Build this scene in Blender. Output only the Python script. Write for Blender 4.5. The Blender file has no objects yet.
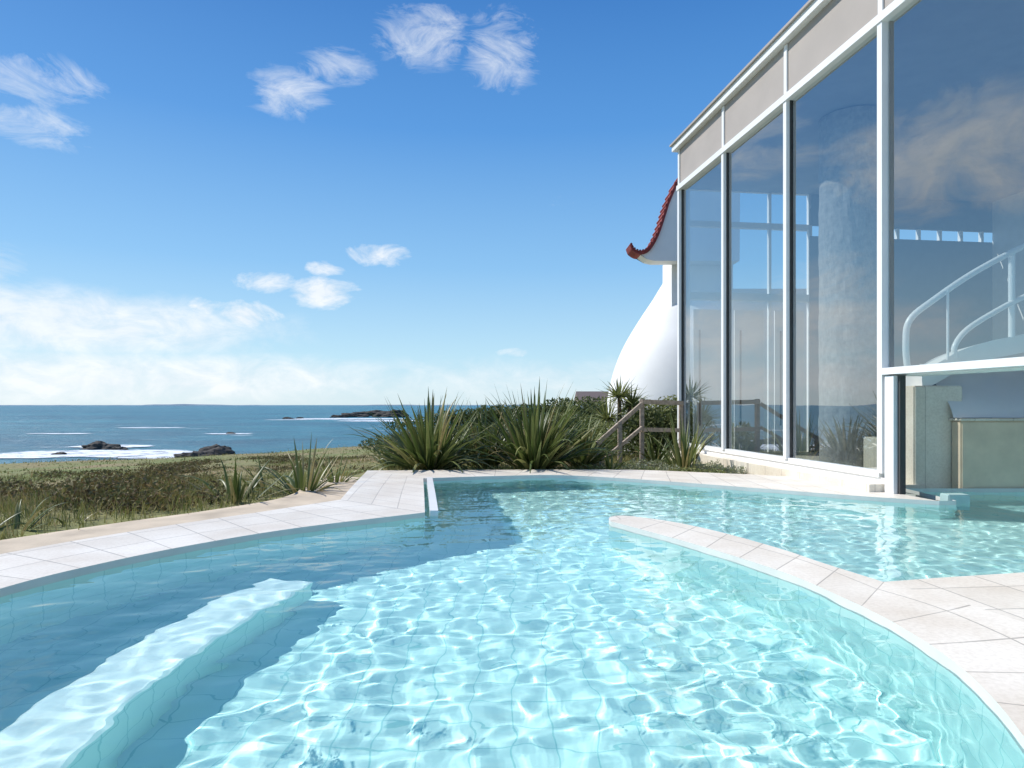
import bpy, bmesh, math, random
import numpy as np
from mathutils import Vector, Matrix, noise
from mathutils.geometry import tessellate_polygon
random.seed(4); rng=np.random.default_rng(7)
scene=bpy.context.scene
F=683.0; CH=1.35
SUN_EL=math.radians(46); SUN_AZ=math.atan2(-1.0,0.34)

# ---------------------------------------------------------------- helpers
def link(o,parent=None):
    scene.collection.objects.link(o)
    if parent: o.parent=parent
    return o
def empty(name):
    return link(bpy.data.objects.new(name,None))
def mesh_obj(name,verts,faces,mat=None,parent=None,smooth=False,uvs=None):
    me=bpy.data.meshes.new(name)
    me.from_pydata([tuple(v) for v in verts],[],[tuple(f) for f in faces]); me.update()
    if uvs is not None:
        uv=me.uv_layers.new(name='UVMap')
        li=[l.vertex_index for l in me.loops]
        for i,vi in enumerate(li): uv.data[i].uv=uvs[vi]
    o=bpy.data.objects.new(name,me); link(o,parent)
    if mat: me.materials.append(mat)
    if smooth: me.polygons.foreach_set('use_smooth',[True]*len(me.polygons))
    return o
def fast_mesh(name,V,Fc,mat,attr=None,parent=None,smooth=False):
    me=bpy.data.meshes.new(name)
    n=len(V); m,k=Fc.shape
    me.vertices.add(n); me.vertices.foreach_set('co',np.asarray(V,dtype=np.float32).ravel())
    me.loops.add(m*k); me.loops.foreach_set('vertex_index',Fc.astype(np.int32).ravel())
    me.polygons.add(m); me.polygons.foreach_set('loop_start',np.arange(0,m*k,k,dtype=np.int32))
    me.update(calc_edges=True)
    if smooth: me.polygons.foreach_set('use_smooth',np.ones(m,dtype=bool))
    if attr is not None:
        a=me.attributes.new('rnd','FLOAT','POINT'); a.data.foreach_set('value',np.asarray(attr,dtype=np.float32))
    me.materials.append(mat)
    o=bpy.data.objects.new(name,me); return link(o,parent)
def box(name,x0,x1,y0,y1,z0,z1,mat,parent=None,M=None,bev=0.0):
    bm=bmesh.new(); bmesh.ops.create_cube(bm,size=1)
    for v in bm.verts:
        v.co=Vector(((x0+x1)/2+v.co.x*(x1-x0),(y0+y1)/2+v.co.y*(y1-y0),(z0+z1)/2+v.co.z*(z1-z0)))
    if bev>0: bmesh.ops.bevel(bm,geom=list(bm.edges),offset=bev,segments=2,affect='EDGES')
    if M: bm.transform(M)
    me=bpy.data.meshes.new(name); bm.to_mesh(me); bm.free()
    me.materials.append(mat); o=bpy.data.objects.new(name,me); return link(o,parent)
def tube(name,pts,r,mat,parent=None):
    cu=bpy.data.curves.new(name,'CURVE'); cu.dimensions='3D'; cu.bevel_depth=r; cu.bevel_resolution=3; cu.use_fill_caps=True
    s=cu.splines.new('POLY'); s.points.add(len(pts)-1)
    for i,p in enumerate(pts): s.points[i].co=(p[0],p[1],p[2],1)
    o=bpy.data.objects.new(name,cu); cu.materials.append(mat); link(o,parent)
    return o
class NT:
    def __init__(s,nt): s.nt=nt; s.n=nt.nodes; s.l=nt.links
    def new(s,t,**k):
        nd=s.n.new(t)
        for a,b in k.items(): setattr(nd,a,b)
        return nd
    def link(s,a,b): s.l.new(a,b)
    def math(s,op,a,b=None,c=None,clamp=False):
        nd=s.n.new('ShaderNodeMath'); nd.operation=op; nd.use_clamp=clamp
        for i,v in enumerate((a,b,c)):
            if v is None: continue
            if isinstance(v,(int,float)): nd.inputs[i].default_value=v
            else: s.l.new(v,nd.inputs[i])
        return nd.outputs[0]
    def ramp(s,f,stops):
        nd=s.n.new('ShaderNodeValToRGB'); cr=nd.color_ramp
        while len(cr.elements)<len(stops): cr.elements.new(0.5)
        for e,(p,c) in zip(cr.elements,stops):
            e.position=p; e.color=(c[0],c[1],c[2],1)
        s.l.new(f,nd.inputs[0]); return nd.outputs[0]
    def noise(s,vec,scale,detail=4,rough=0.55,dist=0.0):
        nd=s.n.new('ShaderNodeTexNoise'); nd.inputs['Scale'].default_value=scale
        nd.inputs['Detail'].default_value=detail; nd.inputs['Roughness'].default_value=rough
        nd.inputs['Distortion'].default_value=dist
        if vec is not None: s.l.new(vec,nd.inputs['Vector'])
        return nd.outputs['Fac']
    def mixc(s,f,a,b,mode='MIX'):
        nd=s.n.new('ShaderNodeMix'); nd.data_type='RGBA'; nd.blend_type=mode
        for sk,v in ((nd.inputs[0],f),(nd.inputs[6],a),(nd.inputs[7],b)):
            if isinstance(v,(int,float)): sk.default_value=v
            elif isinstance(v,tuple): sk.default_value=(*v[:3],1)
            else: s.l.new(v,sk)
        return nd.outputs[2]
    def bump(s,h,strength=0.3,dist=0.02):
        nd=s.n.new('ShaderNodeBump'); nd.inputs['Strength'].default_value=strength; nd.inputs['Distance'].default_value=dist
        s.l.new(h,nd.inputs['Height']); return nd.outputs[0]
def newmat(name):
    m=bpy.data.materials.new(name); m.use_nodes=True; t=NT(m.node_tree)
    b=m.node_tree.nodes['Principled BSDF']; return m,t,b
def plain(name,col,rough=0.5,var=0.06,scale=3.0,bumpd=0.0,bscale=60,metal=0.0):
    m,t,b=newmat(name)
    tc=t.new('ShaderNodeTexCoord')
    f=t.noise(tc.outputs['Object'],scale,4)
    lo=tuple(c*(1-var*2) for c in col); hi=tuple(min(1,c*(1+var)) for c in col)
    c=t.ramp(f,[(0.3,lo),(0.7,hi)]); t.link(c,b.inputs['Base Color'])
    b.inputs['Roughness'].default_value=rough; b.inputs['Metallic'].default_value=metal
    if bumpd>0:
        g=t.noise(tc.outputs['Object'],bscale,4); t.link(t.bump(g,0.6,bumpd),b.inputs['Normal'])
    return m

# ---------------------------------------------------------------- materials
def tile_mat(name,useuv,size,rot=0.0,c1=(0.86,0.80,0.71),c2=(0.78,0.72,0.63),mort=(0.46,0.42,0.37),rough=0.5,w=None,msz=0.014,bump=0.35):
    m,t,b=newmat(name); tc=t.new('ShaderNodeTexCoord')
    mp=t.new('ShaderNodeMapping'); t.link(tc.outputs['UV' if useuv else 'Object'],mp.inputs['Vector'])
    mp.inputs['Rotation'].default_value=(0,0,rot)
    br=t.new('ShaderNodeTexBrick'); br.offset=0.0; br.squash=1.0
    t.link(mp.outputs[0],br.inputs['Vector'])
    br.inputs['Scale'].default_value=1.0
    br.inputs['Brick Width'].default_value=w or size; br.inputs['Row Height'].default_value=size
    br.inputs['Mortar Size'].default_value=msz*0.5; br.inputs['Mortar Smooth'].default_value=0.2
    br.inputs['Color1'].default_value=(*c1,1); br.inputs['Color2'].default_value=(*c2,1); br.inputs['Mortar'].default_value=(*mort,1)
    n1=t.noise(tc.outputs['Object'],1.3,6); n2=t.noise(tc.outputs['Object'],35,4)
    cr=t.ramp(n1,[(0.3,(0.84,0.80,0.76)),(0.62,(1,1,1))])
    cr2=t.ramp(n2,[(0.3,(0.88,0.87,0.85)),(0.6,(1,1,1))])
    c=t.mixc(1.0,br.outputs['Color'],cr,'MULTIPLY'); c=t.mixc(1.0,c,cr2,'MULTIPLY')
    t.link(c,b.inputs['Base Color']); b.inputs['Roughness'].default_value=rough
    h=t.math('SUBTRACT',t.math('MULTIPLY',n2,0.25),br.outputs['Fac'])
    t.link(t.bump(h,bump,0.006),b.inputs['Normal'])
    return m
M_cop=tile_mat('coping_tiles',True,0.52,w=0.48,rough=0.45)
M_deck=tile_mat('deck_tiles',False,0.5,rot=-0.1,rough=0.45)
def liner_mat(name):
    m,t,b=newmat(name); tc=t.new('ShaderNodeTexCoord')
    br=t.new('ShaderNodeTexBrick'); br.offset=0.0; t.link(tc.outputs['UV'],br.inputs['Vector'])
    br.inputs['Scale'].default_value=1.0; br.inputs['Brick Width'].default_value=0.25; br.inputs['Row Height'].default_value=0.25
    br.inputs['Mortar Size'].default_value=0.006; br.inputs['Mortar Smooth'].default_value=0.3
    br.inputs['Color1'].default_value=(0.655,0.925,0.885,1); br.inputs['Color2'].default_value=(0.62,0.90,0.865,1); br.inputs['Mortar'].default_value=(0.40,0.74,0.72,1)
    n=t.noise(tc.outputs['Object'],0.9,3); cr=t.ramp(n,[(0.3,(0.93,0.96,0.96)),(0.7,(1,1,1))])
    t.link(t.mixc(1.0,br.outputs['Color'],cr,'MULTIPLY'),b.inputs['Base Color'])
    b.inputs['Roughness'].default_value=0.5
    return m
M_liner=liner_mat('pool_tiles')
M_bench_lit=plain('bench_top_lit',(0.82,0.95,0.92),0.5,0.05,5)  # paler than the liner: sunlight on the bench top put into the colour
M_white=plain('white_render',(0.86,0.85,0.83),0.6,0.04,0.7,0.004,60)
M_frame=plain('white_lacquer',(0.84,0.84,0.83),0.3,0.02)
M_fascia=plain('fascia_panel',(0.42,0.37,0.33),0.5,0.04,1.0)
M_gasket=plain('gasket',(0.05,0.05,0.05),0.6)
M_int=plain('interior_plaster',(0.72,0.72,0.70),0.7,0.04)
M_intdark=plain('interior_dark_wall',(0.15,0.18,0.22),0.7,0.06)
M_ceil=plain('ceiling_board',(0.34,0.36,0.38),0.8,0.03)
M_stone=plain('grey_stone_column',(0.38,0.37,0.36),0.9,0.12,9.0,0.02,14)
M_cream=tile_mat('cream_tiles',False,0.6,c1=(0.88,0.81,0.69),c2=(0.84,0.77,0.65),mort=(0.6,0.54,0.46))
M_beige=plain('beige_panel',(0.80,0.64,0.46),0.6)
M_red=plain('red_roof_tile',(0.28,0.045,0.04),0.7,0.2,8)
M_wood=plain('weathered_wood',(0.40,0.32,0.25),0.8,0.2,12,0.004,40)
M_bark=plain('bark',(0.16,0.12,0.08),0.9,0.25,15,0.01,30)
M_rock=plain('coastal_rock',(0.07,0.06,0.05),0.9,0.35,0.8,0.1,3)
def glass_mat(name,base,amp,tint):
    m=bpy.data.materials.new(name); m.use_nodes=True; t=NT(m.node_tree); m.node_tree.nodes.clear()
    out=t.new('ShaderNodeOutputMaterial'); mx=t.new('ShaderNodeMixShader')
    tr=t.new('ShaderNodeBsdfTransparent'); tr.inputs[0].default_value=(*tint,1)
    gl=t.new('ShaderNodeBsdfGlossy'); gl.inputs['Roughness'].default_value=0.0; gl.inputs['Color'].default_value=(0.94,0.95,0.96,1)
    lw=t.new('ShaderNodeLayerWeight'); lw.inputs['Blend'].default_value=0.5
    p=t.math('POWER',lw.outputs['Facing'],3.0); f=t.math('MULTIPLY_ADD',p,amp,base,clamp=True)
    tc=t.new('ShaderNodeTexCoord'); n=t.noise(tc.outputs['Object'],0.6,1); t.link(t.bump(n,0.15,0.02),gl.inputs['Normal'])
    t.link(f,mx.inputs[0]); t.link(tr.outputs[0],mx.inputs[1]); t.link(gl.outputs[0],mx.inputs[2]); t.link(mx.outputs[0],out.inputs[0])
    return m
M_glass=glass_mat('window_glass',0.28,0.6,(0.79,0.86,0.87))
M_glass2=glass_mat('inner_glass',0.06,0.6,(0.88,0.93,0.94))
def leaf_mat(name,cols,rough=0.45,trans=0.25):
    m=bpy.data.materials.new(name); m.use_nodes=True; t=NT(m.node_tree); b=m.node_tree.nodes['Principled BSDF']
    at=t.new('ShaderNodeAttribute'); at.attribute_name='rnd'
    k=len(cols); c=t.ramp(at.outputs['Fac'],[(i/(k-1),cc) for i,cc in enumerate(cols)])
    tc=t.new('ShaderNodeTexCoord'); n=t.noise(tc.outputs['Object'],0.9,3)
    cr=t.ramp(n,[(0.3,(0.7,0.72,0.7)),(0.7,(1.2,1.12,1.0))]); c=t.mixc(1.0,c,cr,'MULTIPLY')
    t.link(c,b.inputs['Base Color']); b.inputs['Roughness'].default_value=rough; b.inputs['Specular IOR Level'].default_value=0.35
    tl=t.new('ShaderNodeBsdfTranslucent'); t.link(c,tl.inputs[0]); mx=t.new('ShaderNodeMixShader'); mx.inputs[0].default_value=trans
    out=m.node_tree.nodes['Material Output']
    t.link(b.outputs[0],mx.inputs[1]); t.link(tl.outputs[0],mx.inputs[2]); t.link(mx.outputs[0],out.inputs[0])
    return m
M_phor=leaf_mat('flax_leaf',[(0.05,0.085,0.022),(0.11,0.155,0.045),(0.22,0.245,0.095),(0.34,0.28,0.14)],0.4)
M_grass=leaf_mat('grass_blades',[(0.12,0.16,0.045),(0.23,0.25,0.08),(0.32,0.28,0.13),(0.40,0.31,0.18)],0.8,0.3)
M_scrub=leaf_mat('scrub_leaf',[(0.09,0.065,0.035),(0.17,0.12,0.06),(0.15,0.16,0.055),(0.32,0.23,0.13)],0.8,0.2)
M_shrub=leaf_mat('shrub_leaf',[(0.05,0.07,0.02),(0.10,0.13,0.04),(0.18,0.2,0.07)],0.6,0.25)
M_yuc=leaf_mat('yucca_leaf',[(0.10,0.14,0.04),(0.2,0.24,0.08),(0.32,0.33,0.15)],0.5,0.3)
M_silver=leaf_mat('silver_leaf',[(0.2,0.23,0.15),(0.34,0.36,0.28),(0.16,0.22,0.07)],0.7,0.25)

# ---------------------------------------------------------------- pool outline
def cat(P,n=8):
    P=np.array(P,float); out=[]
    for i in range(len(P)-1):
        p0=P[i-1] if i>0 else 2*P[0]-P[1]; p1=P[i]; p2=P[i+1]; p3=P[i+2] if i+2<len(P) else 2*P[-1]-P[-2]
        for k in range(n):
            u=k/n; out.append(0.5*((2*p1)+(-p0+p2)*u+(2*p0-5*p1+4*p2-p3)*u*u+(-p0+3*p1-3*p2+p3)*u**3))
    out.append(P[-1]); return np.array(out)
L1=cat([(0.4,0.6,0.4,-0.3),(-1.0,0.65,-1.3,-0.3),(-2.4,1.25,-3.0,0.4),(-3.3,2.3,-4.2,1.8),(-3.68,3.6,-4.75,3.5),(-3.61,4.81,-4.68,5.1),
        (-3.36,5.58,-4.33,6.2),(-2.92,6.38,-3.75,7.25),(-2.24,7.22,-3.1,8.2),(-1.05,8.23,-2.35,9.35)])
LB=cat([(-1.05,8.23,-2.35,9.35),(-1.3,10.1,-2.6,11.3),(-1.57,12.07,-2.86,13.5)],5)
LC=cat([(-1.57,12.07,-2.86,13.5),(-0.3,12.45,-0.3,13.65),(0.88,12.6,1.2,13.7),(2.2,11.9,2.6,13.6),(3.74,10.7,3.9,13.0),(4.9,9.75,4.9,12.5),(5.76,9.2,5.36,12.15)])
DV=cat([(1.10,7.6,1.42,7.95),(1.40,7.0,1.8,7.55),(1.73,6.29,2.13,6.95),(2.0,5.6,2.42,6.15),(2.15,5.09,2.55,5.6),(2.25,4.4,2.72,5.0)])
DR=cat([(2.25,4.4,2.72,5.0),(2.27,4.0,3.0,4.3),(2.22,3.39,3.1,3.4),(2.0,2.67,2.85,2.2),(1.5,1.6,2.15,0.9),(0.9,0.95,1.2,0.1),(0.4,0.6,0.4,-0.3)])
tip=cat([(1.42,7.95),(1.26,8.0),(1.12,7.86),(1.10,7.6)],4)
bld=[(6.02,9.25),(6.1,10.6),(9.6,10.6),(9.6,5.95),(6.3,5.6),(3.95,5.28),(3.2,5.12)]
loop=[tuple(p[:2]) for p in L1]+[tuple(p[:2]) for p in LB[1:]]+[tuple(p[:2]) for p in LC[1:]]+bld+[tuple(p[2:]) for p in DV[::-1]]+[tuple(p) for p in tip[1:-1]]+[tuple(p[:2]) for p in DV]+[tuple(p[:2]) for p in DR[1:-1]]
loop=np.array(loop)
ZD=0.055; ZF=-1.2
deck=empty('pool_terrace')
def strip(name,Q,mat,z,skirt=None):
    V=[];UV=[];Fc=[]; s=0; nr=len(Q)
    for i,q in enumerate(Q):
        if i>0: s+=math.hypot(*(q[:2]-Q[i-1][:2]))*0.5+math.hypot(*(q[2:]-Q[i-1][2:]))*0.5
        w=math.hypot(*(q[:2]-q[2:]))
        V+= [(q[0],q[1],z),(q[2],q[3],z),(q[2],q[3],z-1.2)]; UV+=[(s,0.008),(s,w),(s,w+1.2)]
        if i<nr-1:
            a=3*i; b=a+3
            Fc.append((a,b,b+1,a+1))
            if skirt: Fc.append((a+1,b+1,b+2,a+2))
    return mesh_obj(name,V,Fc,mat,deck,uvs=UV)
strip('left_coping',L1,M_cop,ZD,True); strip('landing_coping',LB,M_cop,ZD,True); strip('far_coping',LC,M_cop,ZD,True)
strip('divider_coping',DV,M_cop,ZD); strip('right_coping',DR,M_cop,ZD)
def poly(name,pts,z,mat,parent):
    vs=[Vector((p[0],p[1],0)) for p in pts]; tris=tessellate_polygon([vs])
    fs=[]
    for tr in tris:
        a,b,c=[vs[i] for i in tr]
        if (b-a).cross(c-a).z<0: tr=tr[::-1]
        fs.append(tr)
    return mesh_obj(name,[(p[0],p[1],z) for p in pts],fs,mat,parent)
poly('divider_tip',[tuple(p) for p in tip],ZD,M_deck,deck)
rd=[(2.72,5.0),(3.2,5.12),(3.95,5.28),(6.3,5.6),(9.6,5.95),(9.6,-6),(-5.5,-6),(-4.6,1.0)]
l1o=[tuple(q[2:]) for q in L1 if q[3]<1.75][::-1]
rd+=l1o+[tuple(q[2:]) for q in DR[::-1][1:-1]]
poly('right_deck',rd,ZD,M_deck,deck)

pool=empty('swimming_pool')
n=len(loop)
def wallband(name,z0,z1,mat):
    V=[];Fc=[];UV=[];s=0
    for i in range(n+1):
        p=loop[i%n]
        if i>0: s+=math.hypot(*(p-loop[i-1]))
        V+=[(p[0],p[1],z0),(p[0],p[1],z1)]; UV+=[(s,z0),(s,z1)]
        if i<n: Fc.append((2*i,2*i+2,2*i+3,2*i+1))
    return mesh_obj(name,V,Fc,mat,pool,uvs=UV)
wall=wallband('basin_wall',-0.04,ZF,M_liner)
rim=wallband('rim_tiles',ZD,-0.04,plain('rim_tile',(0.72,0.71,0.66),0.4,0.04))
fl=mesh_obj('basin_floor',[(-4,0.3,ZF),(10,0.3,ZF),(10,13,ZF),(-4,13,ZF)],[(0,1,2,3)],M_liner,pool,uvs=[(-4,0.3),(10,0.3),(10,13),(-4,13)])
BC=cat([(-1.65,1.2,0),(-2.1,2.4,0),(-2.27,3.4,0),(-2.26,4.3,0),(-2.13,5.1,0),(-1.93,5.95,0)],6)[:,:2]
V=[];Fc=[];UV=[]
ZB=-0.66
prof=[(-0.22,ZF),(-0.22,ZB-0.02),(-0.2,ZB),(0.2,ZB),(0.22,ZB-0.02),(0.23,ZF)]; KP=len(prof)
for i,p in enumerate(BC):
    a=BC[max(i-1,0)]; b=BC[min(i+1,len(BC)-1)]; tx=b-a; tx/=np.hypot(*tx); nx=np.array([tx[1],-tx[0]])
    for k,(o,z) in enumerate(prof):
        V.append((p[0]+nx[0]*o,p[1]+nx[1]*o,z)); UV.append((i*0.13,o+z))
    if i<len(BC)-1:
        for k in range(KP-1): Fc.append((KP*i+k,KP*i+KP+k,KP*i+KP+1+k,KP*i+1+k))
m=KP*(len(BC)-1); Fc+= [tuple(range(KP)),tuple(m+KP-1-k for k in range(KP))]
bench=mesh_obj('bubble_bench',V,Fc,M_liner,pool,uvs=UV)
bench.data.materials.append(M_bench_lit)
for p in bench.data.polygons:
    if abs(p.normal.z)>0.4: p.material_index=1  # upward faces take the whitened colour that stands in for sunlight
V=[];Fc=[]
for i,q in enumerate(LB):
    x,y=q[0],q[1]
    V+=[(x+0.05,y+0.1,0.062),(x+0.15,y+0.1,0.062),(x+0.15,y+0.1,-0.06),(x+0.05,y+0.1,-0.06)]
    if i<len(LB)-1:
        for k in range(4): Fc.append((4*i+k,4*i+4+k,4*i+4+(k+1)%4,4*i+(k+1)%4))
q=4*(len(LB)-1); Fc+=[(0,1,2,3),(q,q+3,q+2,q+1)]
ledge=mesh_obj('overflow_edge',V,Fc,M_frame,pool)
blk=box('tile_block',5.98,6.28,9.35,9.55,-0.3,0.12,plain('block_tile',(0.42,0.58,0.56),0.5),pool,bev=0.01)
def inpoly(X,Y,P):
    ins=np.zeros(X.shape,bool); j=len(P)-1
    for i in range(len(P)):
        xi,yi=P[i]; xj,yj=P[j]
        c=((yi>Y)!=(yj>Y))&(X<(xj-xi)*(Y-yi)/((yj-yi) if yj!=yi else 1e-12)+xi); ins^=c; j=i
    return ins
st=0.03
xs=np.arange(-3.85,9.75,st); ys=np.arange(0.45,12.8,st); X,Y=np.meshgrid(xs,ys)
Z=np.zeros_like(X)
for i in range(60):
    lam=0.115*(1.0/0.115)**(rng.random()**1.35); k=2*math.pi/lam; th=rng.normal(0.4,1.3); ph=rng.random()*6.28
    amp=0.0078/k
    Z+=amp*np.sin(k*(X*math.cos(th)+Y*math.sin(th))+ph+0.8*np.sin(0.9*X+1.3*Y+ph)+0.6*np.sin(2.3*X-1.9*Y+2*ph))
mod=0.78+0.85*np.exp(-(((X-1.3)/1.2)**2+((Y-3.4)/2.0)**2))+0.35*np.exp(-(((X+1.9)/0.7)**2+((Y-3.5)/3)**2))
Z*=mod
ins=inpoly(X,Y,loop)
ny,nx=X.shape; idx=np.arange(ny*nx).reshape(ny,nx)
keep=ins[:-1,:-1]|ins[1:,:-1]|ins[:-1,1:]|ins[1:,1:]
Q=np.stack([idx[:-1,:-1],idx[:-1,1:],idx[1:,1:],idx[1:,:-1]],-1)[keep]
used=np.unique(Q); mp=np.full(ny*nx,-1); mp[used]=np.arange(len(used))
VV=np.stack([X.ravel(),Y.ravel(),Z.ravel()],-1)[used]
mw=bpy.data.materials.new('pool_water'); mw.use_nodes=True; t=NT(mw.node_tree); mw.node_tree.nodes.clear()
o_=t.new('ShaderNodeOutputMaterial'); g_=t.new('ShaderNodeBsdfGlass'); g_.inputs['IOR'].default_value=1.33; g_.inputs['Roughness'].default_value=0.0
g_.inputs['Color'].default_value=(0.96,1,1,1); t.link(g_.outputs[0],o_.inputs[0])
water=fast_mesh('pool_water',VV,mp[Q],mw,smooth=True)
water.cycles.is_caustics_caster=True
for o in (wall,fl,bench): o.cycles.is_caustics_receiver=True

# ---------------------------------------------------------------- terrain, sea
def sm(x): x=min(max(x,0),1); return x*x*(3-2*x)
def gz(x,y):
    nz=noise.noise(Vector((x*0.03,y*0.03,1.3)))
    dist=(x+52)*0.868-(y-69)*0.496+nz*10
    if x>-5: dist+= (x+5)*0.9
    r=math.hypot(max(-4.9-x,0),max(y-16,0)*0.7 if x>-3 else max(y-10.5+max(-3-x,0)*0.3,0)*0.8)
    z=-0.10-1.65*sm((r-1.2)/14)
    z-= 3.5*(1-min(max((dist)/58,0),1))
    z+= noise.noise(Vector((x*0.35,y*0.35,0)))*0.14*sm(r/5)+noise.noise(Vector((x*0.08,y*0.08,5)))*0.4*sm(r/20)
    if dist<4: z-= 4.5*sm((4-dist)/9)
    return max(z,-9)
def grid_axis(a,b,near,far,c):
    out=[a]; x=a
    while x<b:
        x+= near+ (far-near)*min(abs(x-c)/120,1); out.append(x)
    return out
gx=grid_axis(-260,260,0.5,9,-5); gy=grid_axis(-60,330,0.5,9,10)
V=[(x,y,gz(x,y)) for y in gy for x in gx]
nx=len(gx); Fc=[]
terr=np.array([tuple(q[2:]) for q in L1[8:]]+[tuple(q[2:]) for q in LB[1:]]+[tuple(q[2:]) for q in LC[1:]]+[(12,12.15),(12,-5),(0,-5),(0,-0.3)])
GX=(np.array(gx[:-1])+np.array(gx[1:]))/2; GY=(np.array(gy[:-1])+np.array(gy[1:]))/2
mx_,my_=np.meshgrid(GX,GY); hole=inpoly(mx_,my_,terr)
for j in range(len(gy)-1):
    for i in range(nx-1):
        if hole[j,i]: continue
        Fc.append((j*nx+i,j*nx+i+1,(j+1)*nx+i+1,(j+1)*nx+i))
m,t,b=newmat('coastal_heath'); tc=t.new('ShaderNodeTexCoord')
n1=t.noise(tc.outputs['Object'],0.09,6,0.6); n2=t.noise(tc.outputs['Object'],2.5,5,0.65)
c1=t.ramp(n1,[(0.38,(0.20,0.24,0.07)),(0.5,(0.26,0.25,0.10)),(0.62,(0.34,0.26,0.14))])
c2=t.ramp(n2,[(0.3,(0.45,0.45,0.45)),(0.7,(1.15,1.1,1.0))])
t.link(t.mixc(1.0,c1,c2,'MULTIPLY'),b.inputs['Base Color']); b.inputs['Roughness'].default_value=0.95
t.link(t.bump(n2,0.8,0.15),b.inputs['Normal'])
mesh_obj('ground',V,Fc,m,smooth=True)
M_sand=plain('sand_path',(0.58,0.48,0.36),0.95,0.12,2.0,0.01,25)
PT=cat([(-2.9,0.4,-4.2,-1.2),(-4.15,1.8,-5.6,1.2),(-4.7,3.5,-6.05,3.4),(-4.62,5.1,-5.95,5.5),(-4.28,6.2,-5.55,6.95),(-3.7,7.2,-4.85,8.2),(-3.05,8.15,-4.15,9.25),(-2.32,9.4,-3.65,10.4),(-2.55,11.3,-3.65,11.8),(-2.82,13.4,-3.75,14.2)],8)
V=[];Fc=[];K=8
for i,q in enumerate(PT):
    for k in range(K+1):
        f=k/K; x=q[0]+(q[2]-q[0])*f; y=q[1]+(q[3]-q[1])*f
        if k==K: x-=0.3*noise.noise(Vector((i*0.5,0,0)))
        V.append((x,y,gz(x,y)+0.05-(0.09 if k==K else 0)))
    if i<len(PT)-1:
        for k in range(K):
            a=i*(K+1)+k; Fc.append((a,a+1,a+K+2,a+K+1))
mesh_obj('sand_path',V,Fc,M_sand,smooth=True)
path_poly=np.array([(q[2]+0.05,q[3]-0.05) for q in PT]+[(-2.6,14.3),(9,13.9),(9,-3),(-3,-3)])
m,t,b=newmat('sea_water'); tc=t.new('ShaderNodeTexCoord')
mp_=t.new('ShaderNodeMapping'); t.link(tc.outputs['Object'],mp_.inputs[0]); mp_.inputs['Scale'].default_value=(0.6,1.0,1)
n1=t.noise(mp_.outputs[0],0.25,8,0.65); n2=t.noise(mp_.outputs[0],0.012,4); n3=t.noise(mp_.outputs[0],0.09,6,0.7)
c=t.ramp(n2,[(0.35,(0.012,0.11,0.17)),(0.65,(0.025,0.19,0.24))])
c=t.mixc(1.0,c,t.ramp(n3,[(0.35,(0.6,0.65,0.7)),(0.65,(1.35,1.3,1.25))]),'MULTIPLY')
cw=t.math('MULTIPLY',t.math('SUBTRACT',t.noise(mp_.outputs[0],0.16,5,0.6,0.5),0.64),14,clamp=True)
t.link(t.mixc(t.math('MULTIPLY',cw,0.7),c,(0.75,0.8,0.82)),b.inputs['Base Color']); b.inputs['Roughness'].default_value=0.3; b.inputs['IOR'].default_value=1.33
b.inputs['Specular IOR Level'].default_value=0.35
t.link(t.bump(n1,1.0,1.6),b.inputs['Normal'])
SZ=-6.0
mesh_obj('sea',[(-40000,-3000,SZ),(40000,-3000,SZ),(40000,60000,SZ),(-40000,60000,SZ)],[(0,1,2,3)],m)
V=[];Fc=[]
for i in range(160):
    x=-9000+i*75; h=max(1.0,18*(0.4+noise.noise(Vector((i*0.06,2,0)))+0.4*noise.noise(Vector((i*0.3,2,0)))))
    if x<-6500: h*=1.3
    V+=[(x,7000,SZ-1),(x,7000+30,SZ+h),(x,7600,SZ-1)]
    if i<159:
        a=3*i; Fc+=[(a,a+3,a+4,a+1),(a+1,a+4,a+5,a+2)]
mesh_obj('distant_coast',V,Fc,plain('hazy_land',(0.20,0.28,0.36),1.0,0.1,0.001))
def P(px,py,zp):
    d=F*(CH-zp)/(py-405); return ((px-512)/F*d,d)
def rock(px,py,w,h,seed,depth=None):
    x,y=P(px,py,SZ); bm=bmesh.new(); bmesh.ops.create_icosphere(bm,subdivisions=4,radius=1)
    for v in bm.verts:
        nz=noise.fractal(v.co*1.3+Vector((seed,0,0)),1.0,2.0,5); v.co*=1+0.45*nz
        v.co.x*=w/2; v.co.y*=(depth or w*0.6)/2; v.co.z*=h
    me=bpy.data.meshes.new('sea_rock'); bm.to_mesh(me); bm.free(); me.materials.append(M_rock)
    o=bpy.data.objects.new('sea_rock',me); o.location=(x,y,SZ+h*0.05); link(o); return o
for (px,py,w,h,s) in [(98,449,6.0,1.0,1),(118,450,3,0.6,2),(192,460,5,1.0,3),(213,456,5,1.3,4),(203,458,4,0.9,5),(222,452,3,0.9,15),(288,419,6,0.9,6),(230,434,2.5,0.4,8),(60,455,2,0.4,16),
                      (352,417,20,2.2,9),(375,416,26,3.6,10),(392,417,20,3.8,11),(338,417.5,10,1.4,12),(300,418.5,4,0.8,14)]:
    rock(px,py,w,h,s)
m=bpy.data.materials.new('foam'); m.use_nodes=True; t=NT(m.node_tree); b=m.node_tree.nodes['Principled BSDF']
b.inputs['Base Color'].default_value=(0.9,0.92,0.94,1); tc=t.new('ShaderNodeTexCoord')
mp_=t.new('ShaderNodeMapping'); t.link(tc.outputs['Object'],mp_.inputs[0]); mp_.inputs['Scale'].default_value=(0.25,0.5,1)
nn=t.noise(mp_.outputs[0],1.0,6,0.7); vv=t.new('ShaderNodeVectorMath',operation='LENGTH'); t.link(tc.outputs['UV'],vv.inputs[0])
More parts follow.
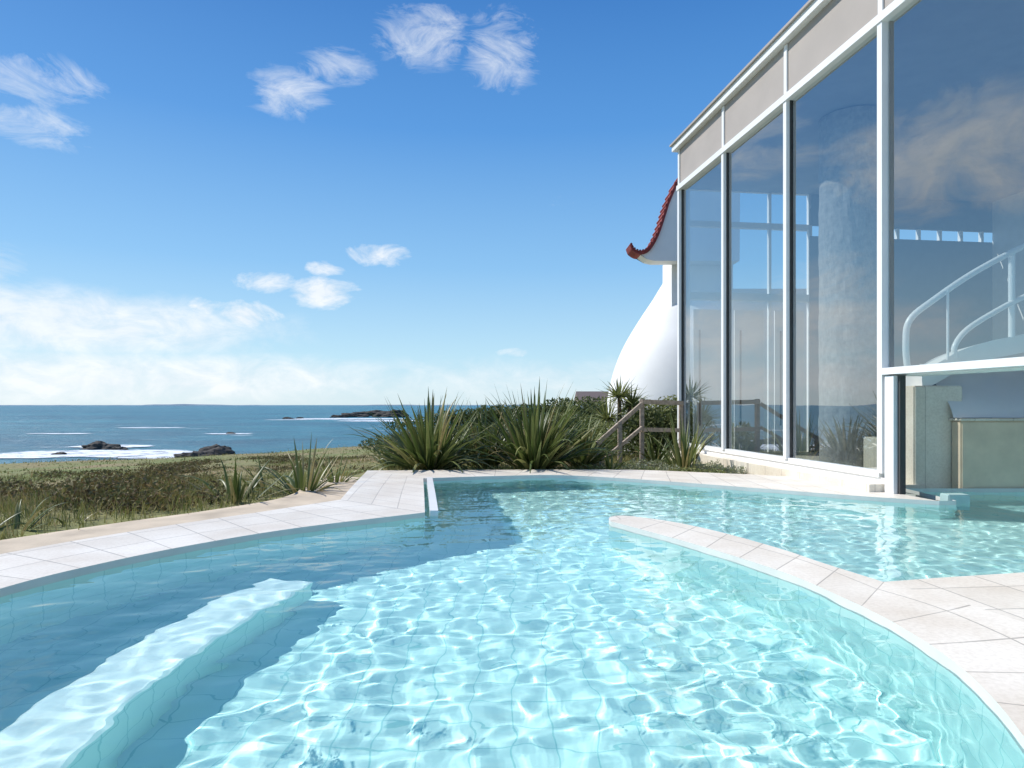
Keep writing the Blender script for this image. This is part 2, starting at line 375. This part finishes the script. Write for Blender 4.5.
a=t.math('MULTIPLY',t.math('SUBTRACT',t.math('ADD',nn,0.45),vv.outputs['Value']),6,clamp=True)
a=t.math('MULTIPLY',a,t.math('MULTIPLY',t.math('SUBTRACT',nn,0.38),9,clamp=True)); t.link(a,b.inputs['Alpha'])
def foam(px,py,w,l):
    x,y=P(px,py,SZ); V=[];UV=[];N=24
    zf=SZ+0.08+random.random()*0.05
    V.append((x,y,zf)); UV.append((0,0))
    for i in range(N):
        an=2*math.pi*i/N; V.append((x+math.cos(an)*w/2,y+math.sin(an)*l/2,zf)); UV.append((math.cos(an),math.sin(an)))
    mesh_obj('sea_foam',V,[(0,1+i,1+(i+1)%N) for i in range(N)],m,uvs=UV)
foam(75,454,26,18); foam(122,453,24,15); foam(160,456,20,12); foam(230,434,14,7); foam(205,459,16,10); foam(25,457,16,8); foam(110,447,16,10); foam(350,419,70,40); foam(288,420,26,12); foam(395,421,60,30); foam(60,434,18,6); foam(150,428,26,8)

# ---------------------------------------------------------------- vegetation
def blades(name,pts,hs,ws,mat,lean=0.5):
    n=len(pts); pts=np.asarray(pts); az=rng.random(n)*6.283; ln=rng.random(n)*lean
    d=np.stack([np.cos(az),np.sin(az)],-1); pa=rng.random(n)*6.283; side=np.stack([np.cos(pa),np.sin(pa)],-1)
    hs=np.asarray(hs); ws=np.asarray(ws)
    V=np.zeros((n,5,3))
    def row(f,wf,sg):
        q=np.zeros((n,3)); q[:,:2]=pts[:,:2]+d*(ln*hs*f**1.7)[:,None]+side*(ws*wf*sg)[:,None]; q[:,2]=pts[:,2]+hs*f*(1-0.25*ln*f); return q
    V[:,0]=row(0,0.5,-1);V[:,1]=row(0,0.5,1);V[:,2]=row(0.55,0.35,1);V[:,3]=row(0.55,0.35,-1);V[:,4]=row(1,0,0)
    b0=np.arange(n)*5
    F3=np.vstack([np.stack([b0,b0+1,b0+2],-1),np.stack([b0,b0+2,b0+3],-1),np.stack([b0+3,b0+2,b0+4],-1)])
    at=np.repeat(np.clip(rng.normal(0.45,0.28,n),0,1),5)
    return fast_mesh(name,V.reshape(-1,3),F3,mat,at)
pts=[];hs=[];ws=[]
def scatter(nc,d0,d1,h0,h1,w,per,spread):
    for i in range(nc):
        d=math.sqrt(random.uniform(d0*d0,d1*d1)); r=random.uniform(-0.86,0.05 if d>15 else -0.12); x=r*d; y=d
        if inpoly(np.array([x]),np.array([y]),path_poly)[0]: continue
        if x>-2.2 and y<22: continue
        pn=noise.noise(Vector((x*0.25,y*0.25,9)))
        hh=random.uniform(h0,h1)*(0.7+0.9*max(pn,-0.3))
        z=gz(x,y)
        if z<-5.9: continue
        for k in range(per):
            px=x+random.gauss(0,spread); py=y+random.gauss(0,spread)
            pts.append((px,py,z-0.03)); hs.append(hh*random.uniform(0.5,1.1)); ws.append(w*random.uniform(0.6,1.3))
scatter(2600,7,20,0.12,0.3,0.012,14,0.12)
scatter(3200,18,45,0.14,0.34,0.03,9,0.35)
scatter(3000,40,120,0.15,0.35,0.09,5,0.9)
blades('heath_grass',pts,hs,ws,M_grass,0.9)

def sword_plant(name,x,y,z,nl,L,w,mat,spread=(5,60),droop=1.0,sd=0,dead=0.1,parent=None,sphere=False):
    r=np.random.default_rng(sd); V=[];Fc=[];A=[];S=8
    for i in range(nl):
        az=r.random()*6.283; th=math.radians(spread[0]+(spread[1]-spread[0])*r.random()**0.8)
        if sphere: th=math.acos(1-1.5*r.random())
        ll=L*(0.65+0.4*r.random()); ww=w*(0.75+0.5*r.random()); dr=droop*r.random()**1.5*(0.3+th)
        rad=0.14*L*r.random()
        hd=np.array([math.cos(az),math.sin(az),0]); sd_=np.array([-math.sin(az),math.cos(az),0])
        tw=r.normal(0,0.5); sdv=sd_*math.cos(tw)+np.array([0,0,1])*math.sin(tw)*0.6
        p=np.array([x+rad*math.cos(az),y+rad*math.sin(az),z]); a0=float(np.clip(r.normal(0.42,0.2),0,0.75)) if r.random()>dead else 0.95
        b0=len(V)
        for k in range(S+1):
            f=k/S; wf=ww*0.5*(0.6+1.1*f if f<0.35 else (1-f)/0.65*1.0)**0.8 if f<1 else 0.001
            t_=th+dr*f*f*1.6; dv=hd*math.sin(t_)+np.array([0,0,math.cos(t_)])
            up=np.cross(dv,sdv)
            V+=[p-sdv*wf-up*wf*0.45,p+0*sdv,p+sdv*wf-up*wf*0.45]; A+=[a0+0.1,a0-0.08,a0+0.1]
            if k<S:
                q=b0+3*k; Fc+=[(q,q+1,q+4,q+3),(q+1,q+2,q+5,q+4)]
            p=p+dv*(ll/S)
    return fast_mesh(name,np.array(V),np.array(Fc),mat,np.clip(A,0,1),parent)
def flax(px,d,zb,nl,L,sd,w=0.085,**k):
    return sword_plant('flax_plant',(px-512)/F*d,d,zb,nl,L,w,M_phor,sd=sd,**k)
flax(430,14.6,-0.1,190,1.9,1,spread=(3,66),w=0.1); flax(534,14.7,-0.1,210,2.0,2,spread=(3,64),w=0.1); flax(484,15.8,-0.1,110,1.75,3); flax(580,15.6,-0.1,90,1.35,4); flax(400,15.8,-0.3,60,1.2,14)
flax(236,10.4,-0.25,34,1.05,5,w=0.065,spread=(10,75),dead=0.3); flax(303,11.3,-0.2,50,1.1,6,w=0.065,spread=(5,75),dead=0.25); flax(268,11.8,-0.3,30,0.9,7,w=0.06,spread=(20,85),dead=0.4)
flax(15,7.9,-0.2,18,0.7,8,w=0.055,spread=(20,80),dead=0.3); flax(-25,7.6,-0.2,18,0.65,9,w=0.05,spread=(20,80)); flax(70,8.4,-0.2,10,0.45,10,w=0.045,spread=(30,80),dead=0.4)
flax(335,12.6,-0.2,34,0.9,16,w=0.06,spread=(10,80),dead=0.3)
flax(684,14.6,-0.1,38,1.35,11,w=0.07,spread=(2,40)); flax(610,14.3,-0.1,26,0.75,12,w=0.055,spread=(5,75)); flax(655,17,-0.1,40,1.0,13,w=0.07)
def leaf_cloud(name,blobs,n,size,mat):
    b=np.array(blobs); vol=b[:,3]*b[:,4]*b[:,5]; pr=vol/vol.sum(); ch=rng.choice(len(b),n,p=pr)
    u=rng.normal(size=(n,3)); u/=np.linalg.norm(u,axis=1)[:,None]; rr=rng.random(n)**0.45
    c=b[ch,:3]+u*rr[:,None]*b[ch,3:6]
    a1=rng.normal(size=(n,3)); a1/=np.linalg.norm(a1,axis=1)[:,None]; a2=np.cross(a1,rng.normal(size=(n,3))); a2/=np.linalg.norm(a2,axis=1)[:,None]
    s=size*(0.6+0.8*rng.random(n))[:,None]
    VV=np.stack([c-a1*s,c-a2*s*0.4,c+a1*s,c+a2*s*0.4],1).reshape(-1,3); b0=np.arange(n)*4
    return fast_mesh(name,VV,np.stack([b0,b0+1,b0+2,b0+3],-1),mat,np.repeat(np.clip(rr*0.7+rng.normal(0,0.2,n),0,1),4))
def bl(px,d,z,rx,ry,rz): return ((px-512)/F*d,d,z,rx,ry,rz)
leaf_cloud('shrub',[bl(575,24,0.3,1.4,1.5,0.8),bl(600,22,0.4,0.8,1,0.7),bl(560,27,0.2,1.5,1,0.8),bl(632,19.5,0.5,0.7,0.8,0.7),bl(655,20,0.4,0.9,1,0.9)],16000,0.06,M_shrub)
leaf_cloud('shrub',[bl(672,20.5,0.7,0.9,0.8,0.95),bl(640,22,0.9,0.7,0.6,0.7),bl(608,18.5,0.3,0.6,0.6,0.6)],8000,0.06,M_yuc)
leaf_cloud('shrub',[bl(470,40,-0.5,5,2,0.7),bl(420,44,-1.2,4,2,0.7),bl(530,38,-0.1,3,2,0.6),bl(590,42,0.7,2.5,2,1.2)],14000,0.12,M_shrub)
leaf_cloud('distant_trees',[bl(470,150,-1.2,9,4,1.8),bl(500,150,-0.6,7,4,2.2),bl(535,150,-0.4,8,4,2.0),bl(565,150,0.2,7,4,2.8),bl(600,150,0.4,7,4,3.2),bl(630,150,0.6,7,4,3.0),bl(515,150,-3,30,4,2.5)],16000,0.4,M_shrub)
sc=[]
for i in range(120):
    d=random.uniform(9.5,22); r=random.uniform(-0.88,-0.43); x=r*d
    if inpoly(np.array([x+0.5]),np.array([d-0.5]),path_poly)[0]: continue
    s=random.uniform(0.35,0.9); sc.append((x,d,gz(x,d)+0.02,s,s*0.8,random.uniform(0.12,0.42)))
leaf_cloud('heath_scrub',sc,70000,0.04,M_scrub)
sc=[]
for i in range(60):
    d=random.uniform(18,60); x=random.uniform(-0.84,-0.15)*d; s=random.uniform(0.7,2.2); sc.append((x,d,gz(x,d),s,s,random.uniform(0.15,0.45)))
leaf_cloud('heath_scrub',sc,45000,0.08,M_scrub)
leaf_cloud('groundcover_plant',[bl(x,d,-0.08,0.35,0.35,0.2) for x,d in [(612,14.6),(636,14.6),(655,15.2),(700,14.4),(720,14.2),(735,14),(670,14.2),(640,16),(600,15.4),(718,15.2),(690,15.8)]],8000,0.03,M_silver)
leaf_cloud('groundcover_plant',[bl(x,d,-0.1,0.45,0.4,0.18) for x,d in [(625,15.2),(648,14.2),(685,14.0),(710,13.6),(665,16.2),(590,14.6),(560,14.6),(460,14.4),(500,14.3)]],9000,0.03,M_yuc)
pts=[];hs=[];ws=[]
for i in range(9000):
    x=random.uniform(-2.6,5); y=random.uniform(13.8,21)
    if x>7-0.135*y-0.4: continue
    pts.append((x,y,gz(x,y)-0.02)); hs.append(random.uniform(0.06,0.25)); ws.append(0.015)
blades('planting_bed_grass',pts,hs,ws,M_grass,0.8)
def yucca(px,d,h,heads,sd,n=90,L=0.75):
    e=empty('yucca_tree'); x=(px-512)/F*d
    tube('trunk',[(x,d,-0.3),(x+0.05,d,h*0.5),(x,d,h)],0.09,M_bark,e)
    for i,(ox,oz) in enumerate(heads):
        tube('limb_%d'%i,[(x+0.03,d,h*0.6),(x+ox*0.6,d+0.1,h*0.8+oz*0.4),(x+ox,d+0.1,h+oz)],0.06,M_bark,e)
        sword_plant('crown_%d'%i,x+ox,d+0.1,h+oz,n,L,0.055,M_yuc,droop=0.6,sd=sd+i,parent=e,sphere=True)
yucca(620,20,0.95,[(-0.35,0.0),(0.35,0.4),(0.0,0.65)],50)
fence=empty('wooden_fence')
def at(px,d,z): return ((px-512)/F*d,d,z)
for k,(px,d,h) in enumerate([(642,16.8,1.5),(681,17.6,1.4),(600,16.0,0.5),(620,16.3,0.95)]):
    x=(px-512)/F*d; box('post_%d'%k,x-0.05,x+0.05,d-0.05,d+0.05,-0.4,h,M_wood,fence,bev=0.008)
def beam(name,a,b,w,h,mat,parent):
    a=Vector(a);b=Vector(b); dv=b-a; L=dv.length; q=dv.to_track_quat('X','Z').to_matrix().to_4x4(); M=Matrix.Translation((a+b)/2)@q
    return box(name,-L/2,L/2,-w/2,w/2,-h/2,h/2,mat,parent,M=M)
beam('rail_top',at(642,16.7,1.43),at(683,17.5,1.40),0.05,0.11,M_wood,fence)
beam('rail_low',at(642,16.7,0.75),at(683,17.5,0.7),0.05,0.10,M_wood,fence)
beam('stair_rail_top',at(597,15.9,0.45),at(642,16.7,1.38),0.05,0.10,M_wood,fence)
beam('stair_rail_low',at(597,15.9,-0.05),at(642,16.7,0.8),0.05,0.08,M_wood,fence)
hs_=empty('distant_house'); hx,hy=(592-512)/F*70,70
box('walls',hx-1.2,hx+2.2,hy,hy+5,-1,1.7,M_white,hs_)
mesh_obj('roof',[(hx-1.4,hy-0.3,1.7),(hx+2.4,hy-0.3,1.7),(hx+2.4,hy+5.3,1.7),(hx-1.4,hy+5.3,1.7),(hx-1.4,hy+2.5,2.8),(hx+2.4,hy+2.5,2.8)],[(0,1,5,4),(2,3,4,5),(0,4,3),(1,2,5)],plain('slate',(0.16,0.12,0.11),0.8),hs_)
for k in range(2): box('window_%d'%k,hx-0.8+1.6*k,hx-0.1+1.6*k,hy-0.03,hy+0.1,0.2,1.2,M_gasket,hs_)

# ---------------------------------------------------------------- glass building
B=empty('glass_building')
tv=Vector((-0.135,1,0)).normalized(); nv=Vector((-tv.y,tv.x,0))
MB=Matrix(((tv.x,nv.x,0,7.0),(tv.y,nv.y,0,0),(0,0,1,0),(0,0,0,1)))
KS=math.sqrt(1+0.135**2)
def bb(name,s0,s1,o0,o1,z0,z1,mat,bev=0): return box(name,s0,s1,o0,o1,z0,z1,mat,B,M=MB,bev=bev)
ds=[18.2-2.655*i for i in range(7)]; ss=[d*KS for d in ds]
ZG0,ZG1,ZT,ZR=0.33,7.07,1.8,8.3
S_END=ss[0]; S_BEG=ss[-1]; S4=ss[3]
for i,s_ in enumerate(ss):
    z0=ZG0 if i<=3 else ZT+0.1
    bb('mullion_%d'%i,s_-0.055,s_+0.055,0.0,0.12,z0,ZG1,M_frame)
    bb('mullion_core_%d'%i,s_-0.075,s_+0.075,-0.06,-0.003,z0,ZG1,M_gasket)
    bb('fascia_strip_%d'%i,s_-0.05,s_+0.05,0.083,0.11,ZG1+0.14,ZR-0.16,M_frame)
bb('head_rail',S_BEG,S_END+0.08,-0.06,0.14,ZG1,ZG1+0.13,M_frame)
bb('fascia',S_BEG,S_END+0.06,-0.1,0.08,ZG1+0.132,ZR-0.15,M_fascia)
bb('roof_edge',S_BEG,S_END+0.2,-0.2,0.22,ZR-0.148,ZR,M_frame)
bb('roof_edge_cap',S_BEG,S_END+0.24,-0.2,0.27,ZR+0.002,ZR+0.05,M_fascia)
bb('roof_slab',S_BEG,S_END+0.1,-9.4,-0.202,ZG1+0.6,ZR-0.01,M_white)
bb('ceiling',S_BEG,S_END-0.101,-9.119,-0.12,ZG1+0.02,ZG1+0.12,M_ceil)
bb('sill_rail',S4+0.06,S_END-0.056,-0.05,0.09,ZG0-0.07,ZG0+0.03,M_frame)
bb('plinth',S4-0.05,S_END+0.05,-0.2,0.06,-0.5,ZG0-0.072,M_white)
bb('ledge',S4-0.05,S_END+0.05,0.062,0.32,-0.5,0.17,M_cream)
bb('transom',S_BEG,S4-0.057,-0.06,0.13,ZT,ZT+0.1,M_frame)
bb('transom_soffit',S_BEG,S4-0.057,-0.5,-0.062,ZT-0.02,ZT+0.06,M_white)
bb('door_post',S4-0.28,S4-0.09,-0.05,0.1,ZD,ZT-0.022,M_frame)
bb('door_post_dark',S4-0.34,S4-0.29,-0.05,0.04,ZD,ZT-0.022,M_gasket)
for i in range(len(ss)-1):
    z0=ZG0+0.03 if i<3 else ZT+0.1
    a=MB@Vector((ss[i+1]+0.05,0.02,z0)); b_=MB@Vector((ss[i]-0.05,0.02,z0)); up=Vector((0,0,ZG1-z0))
    mesh_obj('pane_%d'%i,[a,b_,b_+up,a+up],[(0,1,2,3)],M_glass,B)
    if i<3:
        bb('pane_gasket_%d'%i,ss[i]-0.075,ss[i]-0.057,0.0,0.05,z0,ZG1,M_gasket)
        bb('pane_gasket_b%d'%i,ss[i+1]+0.057,ss[i+1]+0.075,0.0,0.05,z0,ZG1,M_gasket)
bb('interior_floor',10.75*KS,S_END,-9.1,-0.21,-0.1,0.08,M_cream)
bb('back_wall',S_BEG,S_END-0.101,-9.3,-9.12,-0.5,ZG1+0.59,M_int)
zt=4.15
for k in range(4):
    o=-0.1-1.15*k
    bb('end_mullion_%d'%k,S_END-0.1,S_END,o-0.07,o,0.0,ZG1,M_frame)
bb('end_transom',S_END-0.12,S_END+0.02,-3.55,-0.17,zt,zt+0.2,M_frame)
bb('end_head',S_END-0.12,S_END+0.02,-3.55,-0.17,6.1,6.25,M_frame)
bb('end_lintel',S_END-0.1,S_END,-3.569,-0.11,ZG1+0.001,ZG1+0.59,M_white)
for k in range(3):
    o=-0.17-1.15*k
    bb('end_panel_%d'%k,S_END-0.07,S_END-0.02,o-0.95,o-0.12,0.1,zt-0.25,M_white)
    bb('end_panel_slot_%d'%k,S_END-0.09,S_END-0.072,o-0.3,o-0.26,0.8,zt-0.8,M_gasket)
a=MB@Vector((S_END-0.04,-0.17,0.0)); b_=MB@Vector((S_END-0.04,-3.5,0.0)); up=Vector((0,0,ZG1))
mesh_obj('end_glass',[a,b_,b_+up,a+up],[(0,1,2,3)],M_glass2,B)
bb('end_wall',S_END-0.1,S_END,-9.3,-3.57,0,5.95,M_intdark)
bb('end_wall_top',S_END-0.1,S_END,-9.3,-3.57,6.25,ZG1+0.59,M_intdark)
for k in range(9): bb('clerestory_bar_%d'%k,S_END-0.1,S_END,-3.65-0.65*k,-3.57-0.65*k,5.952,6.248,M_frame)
cx,cy=(852-512)/F*13.6,13.6
bm=bmesh.new(); bmesh.ops.create_cone(bm,cap_ends=False,segments=96,radius1=0.6,radius2=0.6,depth=7)
bmesh.ops.subdivide_edges(bm,edges=[e for e in bm.edges if abs(e.verts[0].co.z-e.verts[1].co.z)>1],cuts=60)
for v in bm.verts:
    nz=noise.fractal(Vector((v.co.x*7,v.co.y*7,v.co.z*2.5)),1,2,3)*0.018; d=Vector((v.co.x,v.co.y,0)).normalized(); v.co+=d*nz
me=bpy.data.meshes.new('stone_column'); bm.to_mesh(me); bm.free(); me.materials.append(M_stone)
o=bpy.data.objects.new('column',me); o.location=(cx,cy,3.56); link(o,B)
box('white_podium',(838-512)/F*14,(880-512)/F*14,12.4,13.0,0.082,0.75,M_cream,B,bev=0.02)
box('cream_block',6.42,7.2,10.9,11.7,-0.1,1.66,M_cream,B,bev=0.02)
box('beige_box',7.0,9.6,10.64,10.88,-0.1,1.1,M_beige,B,bev=0.02)
box('beige_box_cap',6.97,9.62,10.61,10.9,1.102,1.14,M_cream,B,bev=0.01)
V=[];Fc=[];N=20
for i in range(N+1):
    u=i/N; x=6.95+2.7*u
    for j in range(9):
        w=j/8; V.append((x,10.75+0.9*w-0.25*math.sin(w*3.14),1.15+0.75*w**1.6+0.15*(1-u)*w))
    if i<N:
        for j in range(8): q=i*9+j; Fc.append((q,q+9,q+10,q+1))
mesh_obj('curved_basin',V,Fc,M_white,B,smooth=True)
D0=10.9
def wp(px,py,d=D0): return ((px-512)/F*d,d,CH+(405-py)/F*d)
ru=cat([wp(922,372),wp(940,362),wp(962,350,11.0),wp(990,341,11.2),wp(1024,334,11.4),wp(1075,322,11.8),wp(1140,300,12.3)],6)
V=[];Fc=[]
for i,p in enumerate(ru):
    V+=[tuple(p),(p[0]+0.5,p[1]+1.4,p[2]),(p[0]+0.5,p[1]+1.4,p[2]-0.3),(p[0]+0.04,p[1]+0.05,p[2]-0.3),(p[0],p[1],p[2]-0.03)]
    if i<len(ru)-1:
        for k in range(5): Fc.append((5*i+k,5*i+5+k,5*i+5+(k+1)%5,5*i+(k+1)%5))
Fc.append((0,1,2,3,4))
mesh_obj('ramp_slab',V,Fc,M_white,B)
tube('handrail',cat([wp(908,372),wp(906,345),wp(910,320),wp(935,299),wp(975,272,11.1),wp(1024,246,11.4),wp(1090,214,12)],6),0.05,M_frame,B)
tube('midrail',cat([wp(956,358,11),wp(955,346,11),wp(968,329,11.1),wp(1000,309,11.3),wp(1024,297,11.4),wp(1090,266,12)],6),0.045,M_frame,B)
for k,(px,y0,y1,d) in enumerate([(1012,252,338,11.35),(948,290,360,10.9),(1085,216,318,11.9)]):
    tube('baluster_%d'%k,[wp(px,y0,d),wp(px,y1,d)],0.05 if k!=1 else 0.02,M_frame,B)

# ---------------------------------------------------------------- white dome building
W=empty('white_dome_building')
prof=[(-1,3.05),(0.5,3.02),(1.5,2.95),(2.3,2.80),(3.0,2.58),(3.6,2.32),(4.2,1.98),(4.8,1.6),(5.4,1.2),(5.9,0.9),(6.3,0.6),(6.5,0.35),(6.55,0)]
pc=cat([(z,r) for z,r in prof],4); V=[];Fc=[];S=64
for (z,r) in pc:
    for k in range(S): V.append((6.6+max(r,0)*math.cos(6.2832*k/S),26+max(r,0)*math.sin(6.2832*k/S),z))
for i in range(len(pc)-1):
    for k in range(S): Fc.append((i*S+k,i*S+(k+1)%S,(i+1)*S+(k+1)%S,(i+1)*S+k))
mesh_obj('dome',V,Fc,M_white,W,smooth=True)
top=cat([(4.12,6.98),(4.2,6.83),(4.45,6.70),(4.75,6.78),(5.0,7.1),(5.2,7.55),(5.38,8.1),(5.55,8.6),(5.9,9.3),(6.6,10.0),(8,10.4)],5)
def prism(name,prof,y0,y1,mat):
    n=len(prof); vs=[Vector((p[0],p[1],0)) for p in prof]; tr=tessellate_polygon([vs])
    V=[(p[0],y0,p[1]) for p in prof]+[(p[0],y1,p[1]) for p in prof]
    Fc=[tuple(t) for t in tr]+[tuple(n+i for i in t[::-1]) for t in tr]+[(i,(i+1)%n,n+(i+1)%n,n+i) for i in range(n)]
    o=mesh_obj(name,V,Fc,mat,W)
    bm=bmesh.new(); bm.from_mesh(o.data); bmesh.ops.recalc_face_normals(bm,faces=bm.faces); bm.to_mesh(o.data); bm.free(); return o
low=[(p[0]+0.03,p[1]-0.06) for p in top]
prism('roof_body',[tuple(p) for p in low]+[(8,6.42),(5.0,6.42),(4.75,6.48)],24.0,24.7,M_white)
off=[]
for i,p in enumerate(top):
    a=top[max(i-1,0)]; c=top[min(i+1,len(top)-1)]; tx=c-a; tx/=np.hypot(*tx); off.append((p[0]-tx[1]*0.05,p[1]+tx[0]*0.05))
prism('red_tile_edge',[tuple((p[0]+0.02,p[1]-0.06)) for p in top]+off[::-1],23.9,24.75,M_red)
for k in range(len(top)-1):
    if k%2==0:
        x=(off[k][0]+off[k+1][0])/2; z=(off[k][1]+off[k+1][1])/2
        tube('ridge_tile_%d'%k,[(x,23.86,z),(x,24.8,z)],0.04,M_red,W)
box('neck',5.78,8,24.71,26.2,4.6,6.7,M_white,W)
box('annex_wall',7.2,14,22.6,22.9,-0.5,5.2,M_white,W)

# ---------------------------------------------------------------- world
w=bpy.data.worlds.new("World"); scene.world=w; w.use_nodes=True; t=NT(w.node_tree); bg=w.node_tree.nodes['Background']
sky=t.new('ShaderNodeTexSky'); sky.sky_type='NISHITA'; sky.sun_disc=False; sky.sun_elevation=SUN_EL; sky.sun_rotation=SUN_AZ
sky.air_density=1.0; sky.dust_density=0.3; sky.ozone_density=3.0
tc=t.new('ShaderNodeTexCoord'); sp=t.new('ShaderNodeSeparateXYZ'); t.link(tc.outputs['Generated'],sp.inputs[0])
x,y,z=sp.outputs
az=t.math('ARCTAN2',x,y); hor=t.math('SQRT',t.math('ADD',t.math('MULTIPLY',x,x),t.math('MULTIPLY',y,y)))
el=t.math('DIVIDE',z,t.math('MAXIMUM',hor,0.02))
cv=t.new('ShaderNodeCombineXYZ'); t.link(az,cv.inputs[0]); t.link(el,cv.inputs[1])
def nz(sx,sy,det,rough,dist,rot=0):
    mpn=t.new('ShaderNodeMapping'); t.link(cv.outputs[0],mpn.inputs[0]); mpn.inputs['Scale'].default_value=(sx,sy,1); mpn.inputs['Rotation'].default_value=(0,0,rot); return t.noise(mpn.outputs[0],1.0,det,rough,dist)
fluff=nz(15,26,6,0.62,0.4); wisp=nz(11,22,7,0.68,1.2,0.7)
def cloud(px,py,rx,ry,gain=1.0,tilt=0.0):
    a=math.atan((px-512)/F); e=(405-py)/F*math.cos(a); return (a,e,rx/F,ry/F,gain,tilt)
def mask(cl):
    tot=None
    for (a,e,rx,ry,g,ti) in cl:
        v1=t.new('ShaderNodeVectorMath',operation='SUBTRACT'); t.link(cv.outputs[0],v1.inputs[0]); v1.inputs[1].default_value=(a,e,0)
        v2=t.new('ShaderNodeVectorMath',operation='MULTIPLY'); t.link(v1.outputs[0],v2.inputs[0]); v2.inputs[1].default_value=(1/rx,1/ry,0)
        v3=t.new('ShaderNodeVectorMath',operation='DOT_PRODUCT'); t.link(v2.outputs[0],v3.inputs[0]); t.link(v2.outputs[0],v3.inputs[1])
        v=t.math('MULTIPLY_ADD',v3.outputs['Value'],-g,g)
        tot=v if tot is None else t.math('MAXIMUM',tot,v)
    return t.math('MAXIMUM',tot,0.0)
cum=mask([cloud(325,292,50,21,1.05),cloud(325,268,30,13,.85),cloud(268,282,40,17,.9),cloud(245,315,42,20,1.05),cloud(205,308,32,14,.85),cloud(375,255,64,16,.85),cloud(520,352,36,9,.7),cloud(140,330,60,16,.7)])
wis=mask([cloud(425,35,72,50,1.0),cloud(500,50,58,62,1.0),cloud(292,92,54,38,.98),cloud(335,65,54,28,.88),cloud(30,78,74,34,1.0),cloud(20,122,76,26,.95),cloud(555,195,38,22,.7),
          (-0.86,0.31,0.22,0.11,1.3,0),(-0.70,0.16,0.12,0.06,0.9,0),(-1.4,0.5,0.5,0.22,0.9,0)])
hz=mask([cloud(50,322,240,40,1.0),cloud(60,375,420,34,.9),cloud(520,380,300,30,.55)])
def dens(mk,ns,thr,k): return t.math('MULTIPLY',t.math('SUBTRACT',t.math('MULTIPLY_ADD',mk,0.5,ns),thr),k,clamp=True)
d1=dens(cum,fluff,0.75,4.0)
d2=t.math('MULTIPLY',dens(wis,wisp,0.77,2.2),t.math('MULTIPLY',wis,1.4,clamp=True))
d3=t.math('MULTIPLY',dens(hz,t.math('ADD',t.math('MULTIPLY',fluff,0.6),t.math('MULTIPLY',wisp,0.4)),0.60,2.6),t.math('MULTIPLY',hz,1.5,clamp=True))
d=t.math('MAXIMUM',t.math('MULTIPLY',d1,0.85),t.math('MAXIMUM',t.math('MULTIPLY',d2,0.75),t.math('MULTIPLY',d3,0.78)))
ccol=t.ramp(fluff,[(0.35,(7.9,8.5,9.1)),(0.6,(9.7,9.8,9.9))])
grad=t.ramp(t.math('MULTIPLY',el,1.0,clamp=True),[(0.0,(6.8,8.6,9.6)),(0.07,(5.0,7.8,9.6)),(0.2,(2.6,5.6,9.1)),(0.4,(0.9,3.3,7.7)),(0.62,(0.35,2.0,5.9)),(1.0,(0.25,1.4,4.6))])
base=t.mixc(0.78,sky.outputs[0],grad)
t.link(t.mixc(d,base,ccol),bg.inputs['Color']); bg.inputs['Strength'].default_value=0.107

# ---------------------------------------------------------------- sun
sl=bpy.data.lights.new('sun','SUN'); sl.energy=5.0; sl.angle=math.radians(0.5); sl.color=(1.0,0.97,0.91)
so=bpy.data.objects.new('sun',sl); link(so)
sd=Vector((math.sin(SUN_AZ)*math.cos(SUN_EL),math.cos(SUN_AZ)*math.cos(SUN_EL),math.sin(SUN_EL)))
so.rotation_euler=sd.to_track_quat('Z','Y').to_euler()
sl.cycles.is_caustics_light=True
# ---------------------------------------------------------------- camera
cam=bpy.data.cameras.new('camera'); co=bpy.data.objects.new('camera',cam); link(co)
co.location=(0,0,CH); co.rotation_euler=(math.radians(90),0,0)
cam.sensor_width=36; cam.lens=24.0; cam.shift_y=21/1024; cam.clip_end=100000; cam.clip_start=0.05
scene.camera=co
scene.view_settings.view_transform='Standard'; scene.view_settings.look='None'; scene.view_settings.exposure=0
